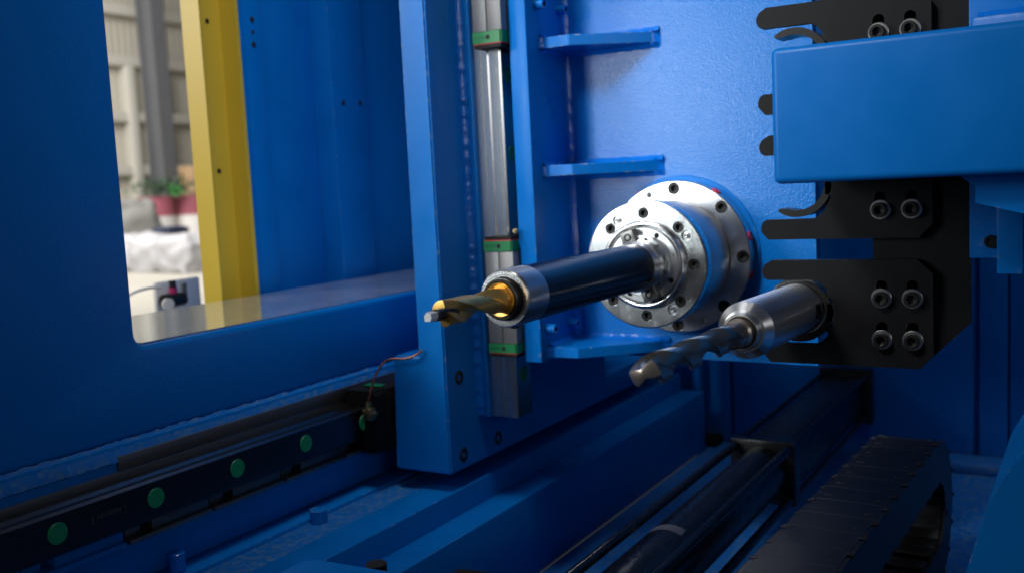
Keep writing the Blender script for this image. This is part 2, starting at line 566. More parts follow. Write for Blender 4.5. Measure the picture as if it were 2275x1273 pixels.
# hex bolt on the machined ledge
def hexprism(bm, c, r, z0, z1, mi=0):
    pts = [(c[0] + r*math.cos(PI/3*k+.3), c[1] + r*math.sin(PI/3*k+.3)) for k in range(6)]
    add_plate(bm, pts, [], z0, z1, 'Z', mi=mi)
bm = bmesh.new()
hexprism(bm, (-0.512, -0.300), 0.017, -0.428, -0.404)
bmesh.ops.bevel(bm, geom=list(bm.edges), offset=0.0012, segments=1, affect='EDGES')
finish('hex_bolt', bm, 'blue', bed)
bm = bmesh.new()
hexprism(bm, (-0.555, -0.575), 0.014, -0.421, -0.392)
bmesh.ops.bevel(bm, geom=list(bm.edges), offset=0.0012, segments=1, affect='EDGES')
finish('hex_bolt', bm, 'weld', bed)
# machined pads above the rail
boxo('steel_strip', 'steelpad', bed, -0.5915, -0.588, -1.25, 1.1, -0.262, -0.249, 0.0006)
boxo('steel_strip', 'steelpad', bed, -0.5915, -0.5865, -0.64, 1.1, -0.2475, -0.226, 0.0008)
# clamp strips below the rail
for i in range(8):
    y = -1.10 + 0.163*i
    m = 'blue' if y < -0.66 else 'steelpad'
    boxo('rail_clamp', m, bed, -0.591, -0.560, y, y+0.112, -0.344, -0.327, 0.002)
    boxo('clamp_step', m, bed, -0.591, -0.552, y-0.046, y+0.111, -0.352, -0.3445, 0.002)
    boxo('clamp_screw_boss', m, bed, -0.591, -0.566, y-0.044, y-0.016, -0.344, -0.326, 0.003)
    place('cap_screw', SCREW12, bed, (-0.5662, y-0.030, -0.334), (0, 0, PI/2))

# horizontal rail
hr = thing('linear_rail', 'dark horizontal guide rail with green hole caps, below the window opening', 'guide rail', (-0.592, -0.2, -0.322), None)
prof = [(-0.592, -0.261), (-0.572, -0.261), (-0.566, -0.268), (-0.560, -0.268), (-0.553, -0.261), (-0.543, -0.261), (-0.539, -0.265),
        (-0.539, -0.319), (-0.543, -0.323), (-0.553, -0.323), (-0.560, -0.316), (-0.566, -0.316), (-0.572, -0.323), (-0.592, -0.323)]
plateo('rail_bar', 'raily', hr, prof, [], -1.25, 0.95, 'Y')
for i in range(9):
    y = -1.105 + 0.163*i
    bm = bmesh.new()
    add_lathe(bm, [(0, -0.0012), (0.0145, -0.0012), (0.0152, 0.0)], 28)
    bmesh.ops.rotate(bm, verts=bm.verts, cent=(0, 0, 0), matrix=Matrix.Rotation(PI/2, 3, 'Z'))
    finish('hole_cap', bm, 'greencap', hr, (-0.539, y, -0.2905))
tm = text_mesh('HIWIN', 0.0135, 0.0001)
tm.materials.append(M['etch'])
place('etched_text', tm, hr, (-0.5387, -0.697, -0.2885), (PI/2, 0, PI/2))
tm = text_mesh('[', 0.0135, 0.0001); tm.materials.append(M['etch'])
place('etched_text', tm, hr, (-0.5387, -0.724, -0.2885), (PI/2, 0, PI/2))
tm = text_mesh(']', 0.0135, 0.0001); tm.materials.append(M['etch'])
place('etched_text', tm, hr, (-0.5387, -0.670, -0.2885), (PI/2, 0, PI/2))

# left enclosure wall with window opening
wl = thing('enclosure_wall', 'thick blue enclosure wall with a tall window opening and glossy sill', 'wall', (-0.78, -0.2, -0.21))
R = 0.020
yj, zs = -0.578, -0.070
arc = [(yj + R - R*math.cos(t), zs + R - R*math.sin(t)) for t in [PI/2*k/8 for k in range(9)]]
outl = [(-0.87, -0.209), (1.15, -0.209), (1.15, zs)] + arc[::-1] + [(yj, 1.1), (-0.87, 1.1)]
bm = bmesh.new()
add_plate(bm, outl, [], -0.600, -0.675, 'X')
bm.normal_update()
ed = [e for e in bm.edges if all(abs(v.co.x + 0.600) < 1e-5 for v in e.verts) and any(abs(f.normal.x) < 0.5 for f in e.link_faces)]
bmesh.ops.bevel(bm, geom=ed, offset=0.010, segments=4, profile=0.5, affect='EDGES')
finish('wall_body', bm, 'bluegrain', wl)
boxo('sill_box', 'blue', wl, -0.95, -0.6755, -0.86, 1.15, -0.209, zs, 0.001)
plateo('window_sill', 'bluesill', wl, [(-0.614, yj+R), (-0.614, 1.14), (-0.949, 1.14), (-0.949, yj+R)], [], zs+0.0008, zs+0.0022, 'Z')
# welded strip at the foot of the wall
bm = bmesh.new()
n = 260
va, vb, vc = [], [], []
for i in range(n+1):
    y = -0.87 + 2.0*i/n
    j = lambda s: random.uniform(-s, s)
    va.append(bm.verts.new((-0.5998+j(.0004), y, -0.206+j(.0015))))
    vb.append(bm.verts.new((-0.5905+j(.0012), y, -0.218+j(.0015))))
    vc.append(bm.verts.new((-0.5870+j(.0008), y, -0.2335+j(.001))))
for i in range(n):
    bm.faces.new((va[i], va[i+1], vb[i+1], vb[i]))
    bm.faces.new((vb[i], vb[i+1], vc[i+1], vc[i]))
vd = [bm.verts.new((-0.5918, v.co.y, -0.236)) for v in vc]
for i in range(n):
    bm.faces.new((vc[i], vc[i+1], vd[i+1], vd[i]))
finish('weld_strip', bm, 'bluedirty', wl, angle=60)

# carriage block on horizontal rail
cb = thing('rail_carriage', 'black carriage block on the horizontal rail beside the column foot', 'guide block', (-0.55, -0.05, -0.35))
boxo('block_body', 'plate', cb, -0.585, -0.505, -0.098, 0.09, -0.352, -0.228, 0.003)
bm = bmesh.new()
add_plate(bm, [(-0.580, -0.350), (-0.512, -0.350), (-0.508, -0.342), (-0.508, -0.238), (-0.516, -0.229), (-0.580, -0.229)], [], -0.128, -0.0985, 'Y')
finish('end_cap', bm, 'rubber', cb)
boxo('green_edge', 'green', cb, -0.560, -0.520, -0.0975, -0.078, -0.2275, -0.2245, 0.001)
bm = bmesh.new()
add_box(bm, -0.5265, -0.5065, -0.146, -0.1285, -0.282, -0.258, 0.003)
add_tube(bm, [(-0.5165, -0.137, -0.258), (-0.5165, -0.137, -0.246)], 0.0055, 6)
add_tube(bm, [(-0.508, -0.137, -0.268), (-0.499, -0.137, -0.268)], 0.0045, 6)
finish('grease_fitting', bm, 'brass', cb)
cp = tubeo('copper_pipe', 'copper', None, smooth_path([(-0.5165, -0.137, -0.244), (-0.512, -0.128, -0.215), (-0.504, -0.115, -0.186), (-0.492, -0.103, -0.171),
           (-0.470, -0.100, -0.168), (-0.450, -0.099, -0.167), (-0.430, -0.096, -0.160), (-0.418, -0.090, -0.152)], 6), 0.0022, 10)
tag(cp, 'thin bent copper lubrication pipe beside the blue column', 'pipe')

# ------------------------------------------------------------------ column
col = thing('column', 'blue welded machine column carrying the vertical guide rail', 'column', (-0.42, 0.1, -0.39))
bm = bmesh.new()
add_plate(bm, [(-0.502, -0.389), (-0.372, -0.389), (-0.372, 0.9), (-0.428, 0.9), (-0.432, -0.165), (-0.492, -0.166)], [], -0.085, 0.60, 'Y')
bm.normal_update()
bmesh.ops.bevel(bm, geom=[e for e in bm.edges if len(e.link_faces) == 2 and e.calc_face_angle() > 0.6], offset=0.0035, segments=3, affect='EDGES')
finish('column_body', bm, 'blue', col)
boxo('base_skid', 'blue', col, -0.500, -0.373, 0.602, 1.1, -0.388, -0.330, 0.003)
boxo('rail_pad', 'blue', col, -0.3715, -0.349, 0.024, 0.135, -0.300, 0.9, 0.0015)
weld('weld_bead', col, (-0.372, 0.024, -0.296), (-0.372, 0.024, 0.9), (0, -1, 0), (1, 0, 0), 0.011, 0.004)
for y, z in ((-0.041, -0.210), (-0.040, -0.361), (0.087, -0.360)):
    bm = bmesh.new()
    add_lathe(bm, [(0.0105, 0.0), (0.0135, 0.0), (0.0135, 0.0008), (0.0105, 0.0008)], 32, closed=True)
    bmesh.ops.rotate(bm, verts=bm.verts, cent=(0, 0, 0), matrix=Matrix.Rotation(PI/2, 3, 'Z'))
    c = finish('counterbore', bm, 'hole', col, (-0.3712, y, z))
    place('cap_screw', SCREW21, c, (-0.3708, y, z), (0, 0, PI/2))

# vertical rail and its guide blocks
vr = thing('linear_rail', 'bright vertical guide rail on the column between the green-capped blocks', 'guide rail', (-0.338, 0.063, -0.29))
rp = [(-0.3485, 0.0335), (-0.334, 0.0335), (-0.3335, 0.0350), (-0.3320, 0.0350), (-0.3315, 0.0335), (-0.319, 0.0335), (-0.3165, 0.0362), (-0.3115, 0.0362), (-0.309, 0.0335),
      (-0.3005, 0.0335), (-0.300, 0.0350), (-0.2985, 0.0350), (-0.298, 0.0335), (-0.2935, 0.0335), (-0.2905, 0.0365),
      (-0.2905, 0.0905), (-0.2935, 0.0945), (-0.3485, 0.0945)]
plateo('rail_bar', 'rail', vr, rp, [], -0.300, 0.9, 'Z')
for z in (0.645, 0.499, 0.353, 0.207, -0.219):
    bm = bmesh.new()
    add_lathe(bm, [(0, -0.0012), (0.0145, -0.0012), (0.0152, 0.0)], 28)
    bmesh.ops.rotate(bm, verts=bm.verts, cent=(0, 0, 0), matrix=Matrix.Rotation(PI/2, 3, 'Z'))
    finish('hole_cap', bm, 'greencap', vr, (-0.2905, 0.063, z))

def end_cap(parent, za, zb, flip):
    """green end plate from za to zb, with seal on the outer side (flip: outer side is down)"""
    out = [(-0.327, 0.0), (-0.269, 0.0), (-0.2655, 0.004), (-0.2655, 0.122), (-0.269, 0.126), (-0.327, 0.126)]
    c = plateo('end_cap', 'green', parent, out, [], za, zb, 'Z')
    s = -1 if flip else 1
    e = za if flip else zb
    z2 = e + s*0.0020
    z3 = e + s*0.0082
    plateo('red_seal', 'red', c, [(-0.326, 0.001), (-0.267, 0.001), (-0.267, 0.125), (-0.326, 0.125)], [], min(e, z2), max(e, z2)-0.0001, 'Z')
    plateo('wiper', 'rubber', c, [(-0.325, 0.002), (-0.268, 0.002), (-0.268, 0.124), (-0.325, 0.124)], [], min(z2, z3), max(z2, z3), 'Z')
    bm = bmesh.new()
    add_lathe(bm, [(0, -0.0003), (0.0042, -0.0003), (0.0048, 0.0006)], 20)
    finish('port', bm, 'hole', c, (-0.294, 0.0, (za+zb)/2))
    tmx = text_mesh('HIWIN', 0.0085, 0.0001)
    tmx.materials.append(M['emboss'])
    place('embossed_text', tmx, c, (-0.3125, -0.0002, (za+zb)/2), (PI/2, 0, 0))

gb = thing('guide_block', 'grey guide block with one green end cap at the top of the vertical rail', 'guide block', (-0.296, 0.063, 0.40), 'guide blocks on the vertical rail')
boxo('block_body', 'block', gb, -0.3265, -0.2965, 0.002, 0.124, 0.4295, 0.62, 0.0015)
boxo('block_body', 'block', gb, -0.2962, -0.2655, 0.003, 0.123, 0.4295, 0.62, 0.0015)
end_cap(gb, 0.408, 0.429, True)
gb = thing('guide_block', 'grey guide block with two green end caps behind the gold drill', 'guide block', (-0.296, 0.063, -0.17), 'guide blocks on the vertical rail')
boxo('block_body', 'block', gb, -0.3265, -0.2965, 0.002, 0.124, -0.1495, 0.0245, 0.0015)
boxo('block_body', 'block', gb, -0.2962, -0.2655, 0.003, 0.123, -0.1495, 0.0245, 0.0015)
end_cap(gb, -0.167, -0.150, True)
end_cap(gb, 0.025, 0.0445, False)
bm = bmesh.new()
add_lathe(bm, [(0, -0.008), (0.003, -0.008), (0.003, -0.004), (0.0045, -0.004), (0.0045, 0.004), (0, 0.004)], 12)
finish('grease_nipple', bm, 'brass', gb, (-0.2625, 0.014, 0.062))

# ------------------------------------------------------------------ spindle carriage (blue panel)
sc = thing('spindle_carriage', 'blue carriage panel with gusset ribs behind the spindle', 'carriage', (0.0, 0.19, -0.19))
bm = bmesh.new()
add_plate(bm, [(-0.227, -0.193), (0.247, -0.197), (0.247, 0.9), (-0.227, 0.9)], [circle2(0, 0, 0.100, 48)], 0.178, 0.205, 'Y')
finish('face_panel', bm, 'bluegrain', sc)
sp = boxo('side_plate', 'blue', sc, -0.264, -0.2272, 0.025, 0.205, -0.187, 0.9, 0.002)
for y, z in ((0.064, 0.475), (0.151, 0.475), (0.052, -0.126), (0.145, -0.128)):
    place('cap_screw', SCREWB, sp, (-0.2075, y, z), (0, 0, PI/2))
weld('weld_bead', sc, (-0.2272, 0.178, -0.19), (-0.2272, 0.178, 0.9), (1, 0, 0), (0, -1, 0), 0.010, 0.005)
for z0, yl in ((0.396, 0.075), (0.160, 0.066), (-0.182, 0.058)):
    bm = bmesh.new()
    out = [(-0.2265, yl), (-0.167, yl), (-0.046, 0.166), (-0.036, 0.1778), (-0.2265, 0.1778)]
    add_plate(bm, out, [], z0, z0+0.020, 'Z')
    bm.normal_update()
    bmesh.ops.bevel(bm, geom=list(e for e in bm.edges if len(e.link_faces) == 2 and e.calc_face_angle() > 0.3), offset=0.0012, segments=2, affect='EDGES')
    rb = finish('gusset_rib', bm, 'blue', sc)
    weld('weld_bead', rb, (-0.226, 0.1778, z0+0.020), (-0.030, 0.1778, z0+0.020), (0, 0, 1), (0, -1, 0), 0.009)
    weld('weld_bead', rb, (-0.226, 0.1778, z0), (-0.030, 0.1778, z0), (0, 0, -1), (0, -1, 0), 0.009)
    weld('weld_bead', rb, (-0.040, 0.1778, z0-0.004), (-0.040, 0.1778, z0+0.024), (1, 0, 0), (-0.5, -0.86, 0), 0.011)
    weld('weld_bead', rb, (-0.2268, yl, z0), (-0.2268, yl, z0+0.020), (0, -1, 0), (1, 0, 0), 0.010)
    weld('weld_bead', rb, (-0.2268, yl, z0), (-0.2268, 0.176, z0), (0, 0, -1), (1, 0, 0), 0.007)
    weld('weld_bead', rb, (-0.2268, yl, z0+0.020), (-0.2268, 0.176, z0+0.020), (0, 0, 1), (1, 0, 0), 0.007)
lathe('boss_ring', 'blue', sc, [(0.101, 0.1778), (0.101, 0.1755), (0.148, 0.1755), (0.1495, 0.1778)], 96)

# ------------------------------------------------------------------ spindle
spn = thing('spindle', 'polished steel spindle head with bolted round flanges', 'spindle', (0, 0.1, -0.14))
def pol(r, deg):
    return (r*math.sin(math.radians(deg)), r*math.cos(math.radians(deg)))
# rear flange
holes = [circle2(*pol(0.126, a), 0.0115, 28) for a in range(0, 360, 45)]
hb = [0.157]*8
for a in (-23, 157):
    holes.append(circle2(*pol(0.126, a), 0.0058, 20)); hb.append(0.163)
holes.append(circle2(0, 0, 0.100, 96)); hb.append(None)
bm = bmesh.new()
add_plate(bm, circle2(0, 0, 0.1385, 128), holes, 0.1452, 0.174, 'Y', hb, 0, 0)
add_lathe(bm, [(0.1385, 0.1452), (0.1400, 0.1468), (0.1400, 0.1740), (0.1385, 0.174)], 128)
rf = finish('rear_flange', bm, 'ground', spn)
for a in range(0, 360, 45):
    x, z = pol(0.126, a)
    place('cap_screw', SCREW21, rf, (x, 0.1462, z), (0, math.radians(a*1.7), 0))
for a in (-33, 33, 75.5, 104.5, 140, 215):
    bm = bmesh.new()
    add_lathe(bm, [(0, -0.0008), (0.0026, -0.0008), (0.0026, -0.0018), (0.0078, -0.0018), (0.0088, -0.0006), (0.0088, 0.0008)], 20)
    bmesh.ops.rotate(bm, verts=bm.verts, cent=(0, 0, 0), matrix=Matrix.Rotation(PI, 3, 'Z') @ Matrix.Rotation(-PI/2, 3, 'X'))
    x, z = pol(0.1402, a)
    # lathe axis now along Z (outward +Z) -> rotate about Y to angle a
    oo = finish('red_plug', bm, 'redmark', rf, (x, 0.160, z), (0, math.radians(a), 0))
# spindle body
lathe('spindle_body', 'satin', spn, [(0.1000, 0.150), (0.1000, 0.142), (0.1030, 0.1395), (0.1030, 0.112), (0.1060, 0.109), (0.1060, 0.040), (0.1040, 0.036), (0.1040, 0.0325)], 128)
# front cap with counterbores
holes, hb = [], []
for a in range(0, 360, 45):
    holes.append(circle2(*pol(0.0885, a), 0.0098, 28)); hb.append(0.010)
NOZ = (-32, 58, 148, 238)
for a in NOZ:
    holes.append(circle2(*pol(0.0905, a), 0.0094, 28)); hb.append(0.005)
holes.append(circle2(0, 0, 0.0760, 96)); hb.append(None)
bm = bmesh.new()
add_plate(bm, circle2(0, 0, 0.1080, 128), holes, 0.0, 0.030, 'Y', hb)
add_lathe(bm, [(0.1080, 0.0), (0.1095, 0.0005), (0.1105, 0.0022), (0.1105, 0.0235), (0.1090, 0.0255), (0.1060, 0.0275), (0.1060, 0.031)], 128)
fc = finish('front_cap', bm, 'ground', spn)
for a in range(0, 360, 45):
    x, z = pol(0.0885, a)
    place('cap_screw', SCREW18, fc, (x, 0.0012, z), (0, math.radians(a*2.3), 0))
NOZM = None
for a in NOZ:
    x, z = pol(0.0905, a)
    bm = bmesh.new()
    add_lathe(bm, [(0, 0.0), (0.0012, 0.0), (0.0012, -0.0085), (0.0022, -0.0088), (0.0026, -0.0060), (0.0040, -0.0052), (0.0040, -0.0025),
                   (0.0050, -0.0018), (0.0050, 0.0), (0.0088, 0.0), (0.0088, 0.002)], 24)
    finish('coolant_nozzle', bm, 'nose', fc, (x, 0.0044, z))
# raised rounded ring on the front cap
pr = [(0.0760, 0.012)]
for k in range(9):
    t = PI*k/8
    pr.append((0.0702 + 0.0058*math.cos(t), -0.0065 - 0.0058*math.sin(t)))
pr.append((0.0644, 0.012))
lathe('raised_ring', 'ground', spn, pr, 96, angle=50)
# spindle nose
holes = [circle2(*pol(0.0563, a), 0.0049, 20) for a in (28, 118, 208, 298)]
bm = bmesh.new()
add_plate(bm, circle2(0, 0, 0.0632, 96), holes + [circle2(*pol(0.0575, 73), 0.0024, 12), circle2(*pol(0.0575, 253), 0.0024, 12), circle2(0, 0, 0.036, 64)],
          -0.0080, 0.012, 'Y', [-0.001]*6 + [None])
add_lathe(bm, [(0.0632, -0.0080), (0.0636, -0.0074), (0.0636, 0.012)], 96)
sn = finish('spindle_nose', bm, 'nose', spn)
for a in (28, 118, 208, 298):
    x, z = pol(0.0563, a)
    place('cap_screw', SCREW8, sn, (x, -0.0078, z), (0, a, 0))
# nose ring with twelve holes
holes = [circle2(*pol(0.0455, 15+30*k), 0.0032, 16) for k in range(12)] + [circle2(0, 0, 0.0405, 64)]
bm = bmesh.new()
add_plate(bm, circle2(0, 0, 0.0503, 96), holes, -0.0200, -0.006, 'Y', [-0.012]*12 + [None])
add_lathe(bm, [(0.0503, -0.0200), (0.0512, -0.0192), (0.0512, -0.0085)], 96)
finish('nose_ring', bm, 'satin', spn)
# drive keys
for a in (-20, 160):
    bm = bmesh.new()
    add_box(bm, -0.0125, 0.0125, -0.0300, -0.0085, -0.0105, 0.0105, 0.0012)
    x, z = pol(0.0515, a)
    k = finish('drive_key', bm, 'steelpad', spn, (x, 0, z), (0, math.radians(a), 0))
    place('cap_screw', SCREW12, k, (x, -0.0312, z))

# ------------------------------------------------------------------ tool holder in the spindle
th = thing('boring_bar', 'long black tool holder bar in the spindle with a bright steel end ring', 'tool holder', (0, -0.25, -0.04))
lathe('holder_flange', 'turned', th, [(0.0360, 0.0), (0.0450, -0.012), (0.0440, -0.024), (0.0395, -0.0265), (0.0395, -0.031), (0.0425, -0.0335), (0.0425, -0.043), (0.0395, -0.047), (0.0385, -0.049), (0.030, -0.049)], 96)
lathe('bar_body', 'bar', th, [(0.0385, -0.0492), (0.0395, -0.053), (0.0395, -0.056), (0.0387, -0.0575), (0.0387, -0.416)], 128)
lathe('steel_band', 'band', th, [(0.0387, -0.4162), (0.0387, -0.4640), (0.0380, -0.4668), (0.0372, -0.4680)], 128)
lathe('end_ring', 'ringface', th, [(0.0372, -0.4681), (0.0362, -0.4694), (0.0290, -0.4694), (0.0282, -0.466), (0.0282, -0.452)], 128)
pr = [(0.0276, -0.456)]
y = -0.462
for k in range(5):
    pr += [(0.0276, y), (0.0268, y-0.0013), (0.0276, y-0.0026)]
    y -= 0.0030
pr += [(0.0272, -0.4790), (0.0262, -0.4800), (0.0238, -0.4800), (0.0230, -0.4790), (0.0230, -0.470)]
lathe('threaded_collar', 'collar', th, pr, 96, angle=20)
bm = bmesh.new()
add_tube(bm, [(0.004, -0.452, -0.0375), (0.004, -0.452, -0.0412)], 0.006, 6)
finish('set_screw', bm, 'screw', th)
place('cap_screw', SCREW8, th, (-0.006, -0.430, 0.0386), (-PI/2, 0, 0))

# ------------------------------------------------------------------ drills
def flute_sweep(bm, R, y_tip, y_end, rate, ph0, land, depth, cone, n=150, N=96, fade_end=0.02, mi=0, cap_mi=1, power=0.75, margin=0.0, margin_mi=None):
    """two-flute helical body, axis Y.  rate: rad per metre clockwise looking along +Y"""
    rings = []
    for i in range(n+1):
        s = y_tip + (y_end - y_tip)*i/n
        ph = ph0 + rate*(s - y_tip)
        fd = min(1.0, max(0.0, (y_end - s)/fade_end)) if fade_end > 0 else 1.0
        fd = math.sin(fd*PI/2)
        ring = []
        for k in range(N):
            t = 2*PI*k/N
            a = (t + PI/2) % PI - PI/2
            if abs(a) <= land:
                r = R
                if margin > 0 and a < land*0.62:
                    r = R*(1-margin)
            else:
                u = (abs(a) - land)/(PI/2 - land)
                u = u/2 if a > 0 else 1 - u/2
                r = R*(1 - depth*fd*math.sin(PI*u)**power)
            ang = t + ph
            ring.append(bm.verts.new((r*math.sin(ang), s + cone*(r - 0.0)*max(0.0, 1 - (s-y_tip)/(0.25*(y_end-y_tip))), r*math.cos(ang))))
        rings.append(ring)
    for a, b in zip(rings, rings[1:]):
        for k in range(N):
            t = 2*PI*(k+0.5)/N
            aa = (t + PI/2) % PI - PI/2
            mm = margin_mi if (margin_mi is not None and land*0.62 < aa < land) else mi
            bm.faces.new((a[k], a[(k+1) % N], b[(k+1) % N], b[k])).material_index = mm
    c = bm.verts.new((0, y_tip, 0))
    for k in range(N):
        bm.faces.new((rings[0][(k+1) % N], rings[0][k], c)).material_index = cap_mi
    bm.faces.new(rings[-1]).material_index = mi

gd = thing('gold_drill', 'gold coated indexable drill with a pale carbide tip in the bar end', 'drill bit', (0, -0.55, -0.02))
bm = bmesh.new()
flute_sweep(bm, 0.0160, -0.6130, -0.4800, 27.0, math.radians(-38), math.radians(44), 0.60, 0.12, n=150, fade_end=0.030, power=0.62)
db = finish('drill_body', bm, 'goldbody', gd, mats=['goldbody', 'gold'], angle=24)
lathe('shank_flange', 'gold', gd, [(0.0140, -0.4795), (0.0175, -0.4808), (0.0222, -0.4812), (0.0226, -0.4800), (0.0226, -0.470)], 96)
bm = bmesh.new()
add_lathe(bm, [(0, -0.0016), (0.0028, -0.0016), (0.0036, -0.0006), (0.0036, 0.0008)], 24)
x, z = pol(0.0178, -52)
finish('flange_button', bm, 'gold', gd, (x, -0.4812, z))
for a in (-38, 142):
    x, z = pol(0.0112, a)
    bm = bmesh.new()
    add_lathe(bm, [(0, -0.0004), (0.0013, -0.0004), (0.0013, 0.0012)], 14)
    finish('coolant_hole', bm, 'hole', db, (x, -0.6124 + 0.12*0.0112, z))
# insert: spade blade along the axis
bm = bmesh.new()
add_plate(bm, [(k*1.35, l*1.35) for k, l in ((-0.0056, -0.0030), (-0.0030, -0.0056), (0.0030, -0.0050), (0.0056, -0.0018), (0.0050, 0.0034), (0.0020, 0.0056), (-0.0038, 0.0048))], [], -0.6270, -0.585, 'Y')
bm.normal_update()
bmesh.ops.bevel(bm, geom=list(e for e in bm.edges if len(e.link_faces) == 2 and e.calc_face_angle() > 0.3), offset=0.0005, segments=1, affect='EDGES')
ins = finish('carbide_insert', bm, 'carbide', gd)
bm = bmesh.new()
tip = [(k*1.12, l*1.12) for k, l in ((-0.0052, -0.0052), (0.0024, -0.0050), (0.0046, -0.0016), (0.0042, 0.0036), (-0.0026, 0.0048), (-0.0058, 0.0010))]
vs0 = [bm.verts.new((a, -0.6272, b)) for a, b in tip]
vs1 = [bm.verts.new((a*1.04-0.0003, -0.6365, b*1.04)) for a, b in tip]
vs2 = [bm.verts.new((a*0.86, -0.6410, b*0.92)) for a, b in tip]
for A, B in ((vs0, vs1), (vs1, vs2)):
    for i in range(6):
        bm.faces.new((A[i], A[(i+1) % 6], B[(i+1) % 6], B[i]))
bm.faces.new(vs0); bm.faces.new(vs2)
finish('cutting_tip', bm, 'bright', ins, angle=15)

# stored tool in the magazine; built round its own axis and placed with a slight tilt
TX, TY, TZ = 0.2675, -0.03, -0.0655
st = thing('stored_tool_holder', 'polished steel tool holder gripped in the black magazine finger', 'tool holder', (TX, TY, TZ))
sd = thing('twist_drill', 'dark steel twist drill in the stored tool holder, front right', 'drill bit', (TX, TY, TZ))
st.rotation_euler = sd.rotation_euler = (math.radians(-1.2), 0, 0)
def L(name, m, parent, prof, seg=96, **k):
    bm = bmesh.new()
    add_lathe(bm, prof, seg)
    me_o = finish(name, bm, m, None, **k)
    me_o.parent = parent
    return me_o
L('holder_body', 'turned', st, [(0.0250, 0.0), (0.0385, -0.003), (0.0385, -0.2640), (0.0372, -0.2655)], 128)
L('nose_cone', 'turned', st, [(0.0372, -0.2656), (0.0285, -0.2745), (0.0250, -0.2752)], 128)
L('clamp_nut', 'satin', st, [(0.0250, -0.2755), (0.0250, -0.2880), (0.0236, -0.2895), (0.0215, -0.2895), (0.0205, -0.286), (0.0205, -0.270)], 96)
L('holder_flange', 'ground', st, [(0.0385, 0.004), (0.0470, 0.004), (0.0485, 0.0055), (0.0485, 0.012), (0.0430, 0.016), (0.0430, 0.020), (0.0485, 0.024), (0.0485, 0.034), (0.030, 0.036)], 128)
L('flange_groove', 'collar', st, [(0.0387, -0.012), (0.0402, -0.011), (0.0402, 0.0038), (0.0386, 0.004)], 96)
bm = bmesh.new()
add_box(bm, 0.0360, 0.0393, -0.042, -0.014, -0.013, 0.009, 0.002)
kk = finish('drive_slot', bm, 'hole', None); kk.parent = st; kk.rotation_euler = (0, math.radians(-2), 0)
bm = bmesh.new()
flute_sweep(bm, 0.0178, -0.6130, -0.325, 33.5, math.radians(60), math.radians(31), 0.70, 0.46, n=220, N=128, fade_end=0.02, power=0.62, margin=0.06, margin_mi=1)
tb = finish('drill_body', bm, 'drill', None, mats=['drill', 'drilltip'], angle=24); tb.parent = sd
L('drill_shank', 'drill', sd, [(0.0168, -0.3275), (0.0172, -0.322), (0.0172, -0.312), (0.0162, -0.309), (0.0162, -0.304), (0.0196, -0.301), (0.0196, -0.272)], 96)

# ------------------------------------------------------------------ tool magazine
mg = thing('tool_magazine', 'black tool magazine with three bolted C-shaped gripper plates', 'tool magazine', (0.40, -0.02, -0.15))
MX = 0.269
plateo('backing_plate', 'plate', mg, [(MX+0.111, -0.1445), (MX+0.184, -0.1445), (MX+0.244, -0.083), (MX+0.244, 0.46), (MX+0.111, 0.46)], [], -0.0255, -0.008, 'Y')
def slot2(cx, z0, z1, w, n=10):
    pts = []
    for k in range(n+1):
        t = PI*k/n
        pts.append((cx + w*math.cos(t), z1 + w*math.sin(t)))
    for k in range(n+1):
        t = PI + PI*k/n
        pts.append((cx + w*math.cos(t), z0 + w*math.sin(t)))
    return pts
WASH = None
def washer_mesh():
    bm = bmesh.new()
    add_lathe(bm, [(0.0062, -0.0026), (0.0138, -0.0026), (0.0148, -0.0018), (0.0148, 0.0), (0.0062, 0.0)], 40)
    bmesh.ops.recalc_face_normals(bm, faces=bm.faces)
    me = bpy.data.meshes.new('washer')
    bm.to_mesh(me); bm.free()
    for p in me.polygons: p.use_smooth = True
    me.set_sharp_from_angle(angle=0.5)
    me.materials.append(M['zinc'])
    return me
WASH = washer_mesh()
BOLT = cap_screw_mesh(0.0108, 0.013, 0.0056)
inner = [(-0.045, 0.0495), (0.026, 0.0495), (0.036, 0.0455), (0.046, 0.035), (0.0535, 0.019), (0.0555, 0.0)]
inner = inner + [(a, -b) for a, b in inner[-2::-1]]
outl = [(-0.038, 0.0805), (-0.049, 0.074), (-0.0535, 0.066), (-0.0535, 0.060), (-0.0505, 0.053)] + inner + \
       [(-0.0505, -0.053), (-0.0535, -0.060), (-0.0535, -0.068), (-0.043, -0.0805), (0.178, -0.0805), (0.196, -0.060), (0.196, 0.060), (0.175, 0.0805)]
